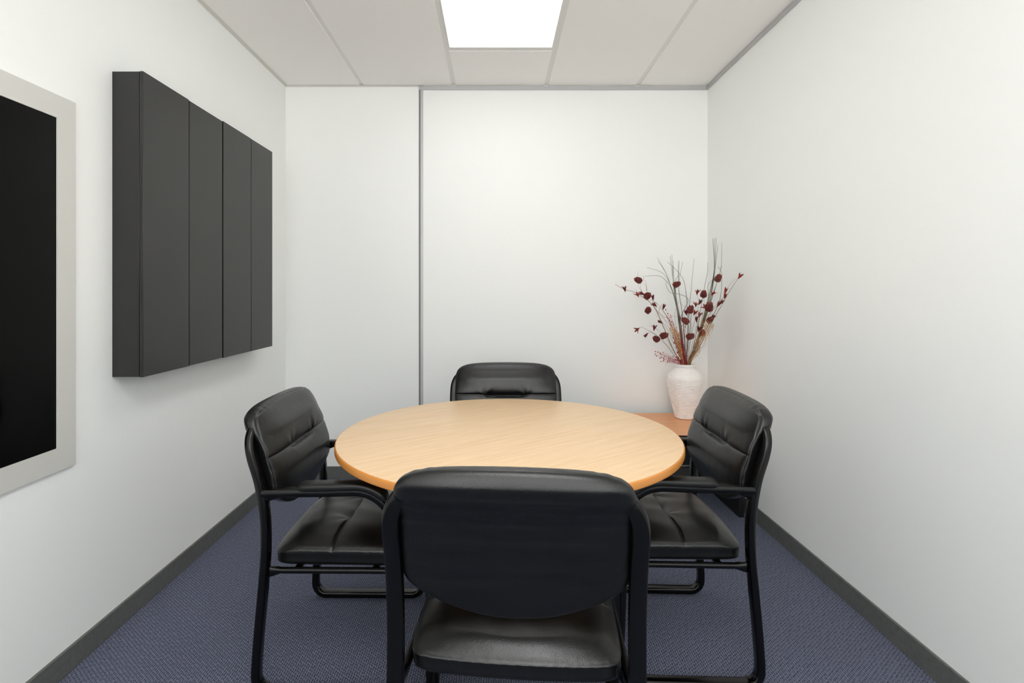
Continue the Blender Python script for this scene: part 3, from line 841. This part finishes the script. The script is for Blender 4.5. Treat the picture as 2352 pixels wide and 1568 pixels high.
def spray(label, n, x0, x1, y0, y1, hub, nb):
    root = Vector((VC[0], VC[1], VZ-0.02)); o = empty('berry_spray', root); tag(o, label, 'berries', FG)
    q = MB(); R = random.Random(n)
    for k in range(nb):
        x, y = hub(R, k); Y = R.uniform(3.2, 3.29)
        sx_ = 1566+R.uniform(0, 12)
        P = [at(sx_, 838, 3.26), at(sx_+(x-sx_)*0.4+R.uniform(-4, 4), 838+(y-838)*0.5+R.uniform(-3, 3), 3.25), at(x, y, Y)]
        q.tube(catmull(enter(P[0], 0.036)+P[1:], 5), 0.0013, 4, 0.0005)
        ob = bpy.data.objects.new('berry', BMESH); COL.objects.link(ob); ob.parent = o; ob.location = at(x, y, Y)-root
        ob.scale = (R.uniform(1.1, 1.6),)*3
    q.v = [tuple(Vector(v)-root) for v in q.v]
    q.build('twigs', M_berry, o, smooth=True)
lowpts = [(1505, 807), (1511, 808), (1505, 813), (1508, 817), (1523, 809), (1516, 811), (1518, 814), (1526, 818), (1519, 820), (1516, 822), (1524, 822), (1525, 825), (1518, 830), (1524, 828),
          (1536, 824), (1540, 824), (1534, 829), (1538, 829), (1545, 829), (1546, 818), (1553, 820), (1533, 831), (1552, 826)]
spray('low crimson berry spray drooping left over the vase rim', 3, 0, 0, 0, 0, lambda R, k: lowpts[k], len(lowpts))
midpts = [(1529, 711), (1534, 720), (1540, 724), (1532, 728), (1541, 728), (1535, 731), (1538, 735), (1543, 739), (1547, 744), (1540, 746), (1562, 729), (1554, 752), (1561, 754), (1563, 758), (1571, 759),
          (1549, 756), (1553, 758), (1574, 750), (1566, 748)]
def mid(R, k):
    if k < len(midpts): return midpts[k]
    t = R.random(); return (1553+14*t+R.uniform(-11, 11), 762+66*t)
spray('upright crimson berry spray bunched in the middle of the vase mouth', 5, 0, 0, 0, 0, mid, 98)

# raffia: loose tan strands
root = Vector((VC[0], VC[1], VZ-0.02))
q = MB(); R = random.Random(11)
for k in range(42):
    if k < 24:
        sx_ = 1562+R.uniform(0, 9); x1 = 1555+R.uniform(-3, 6); xt = 1546+R.uniform(-10, 8); yt = R.uniform(740, 775)
        w_ = [(sx_, 838, 3.24), (1563+R.uniform(-5, 4), 806, 3.21), (1556+R.uniform(-9, 6), 785+R.uniform(-5, 5), 3.19), (1554+R.uniform(-7, 9), 768+R.uniform(-5, 5), 3.19), (1544+R.uniform(-7, 8), 757+R.uniform(-4, 4), 3.2), (xt, yt, 3.2)]
    else:
        sx_ = 1590+R.uniform(-3, 5)
        w_ = [(sx_, 838, 3.2), (1598+R.uniform(-5, 10), 805+R.uniform(-8, 5), 3.14), (1610+R.uniform(-14, 14), 788+R.uniform(-10, 8), 3.1), (1620+R.uniform(-12, 12), 768+R.uniform(-10, 10), 3.07), (1628+R.uniform(-14, 16), 750+R.uniform(-10, 10), 3.06), (1618+R.uniform(-16, 24), 742+R.uniform(-8, 8), 3.05), (1625+R.uniform(-14, 16), 748+R.uniform(-8, 10), 3.05)]
    _p = [at(*p) for p in w_]; q.tube(catmull(enter(_p[0])+_p[1:], 5), 0.0007, 4, 0.0005)
q.v = [tuple(Vector(v)-root) for v in q.v]
rf = q.build('raffia_strands', M_raffia, smooth=True); rf.location = root
tag(rf, 'loose curled tan raffia strands tangled among the stems above the vase', 'raffia', kind='stuff')

# thin pink and green tendrils
q = MB(); R = random.Random(5)
for w_ in ([(1565, 838), (1560, 790), (1553, 755), (1550, 720), (1556, 700)], [(1572, 838), (1568, 770), (1570, 745), (1560, 728), (1540, 727)],
           [(1568, 838), (1573, 760), (1566, 735), (1558, 715), (1556, 700), (1560, 690)], [(1576, 838), (1588, 760), (1580, 712), (1566, 700), (1563, 690)],
           [(1570, 838), (1548, 760), (1528, 735), (1514, 722), (1516, 705), (1520, 697)], [(1562, 838), (1540, 800), (1530, 790), (1520, 785)],
           [(1574, 838), (1584, 760), (1583, 700), (1578, 680), (1573, 670)], [(1568, 838), (1530, 740), (1510, 715), (1508, 700), (1511, 692)],
           [(1590, 838), (1597, 815), (1604, 820), (1608, 822)], [(1566, 838), (1556, 826), (1540, 832), (1530, 836), (1528, 841)]):
    _p = [at(x, y, R.uniform(3.20, 3.25)) for x, y in w_]; q.tube(catmull(enter(_p[0])+_p[1:], 6), 0.0008, 4, 0.0004)
q.v = [tuple(Vector(v)-root) for v in q.v]
tn = q.build('dried_tendrils', M_tendril, smooth=True); tn.location = root
tag(tn, 'hair-thin curly pinkish tendrils between the grasses and cones', 'tendrils', kind='stuff')
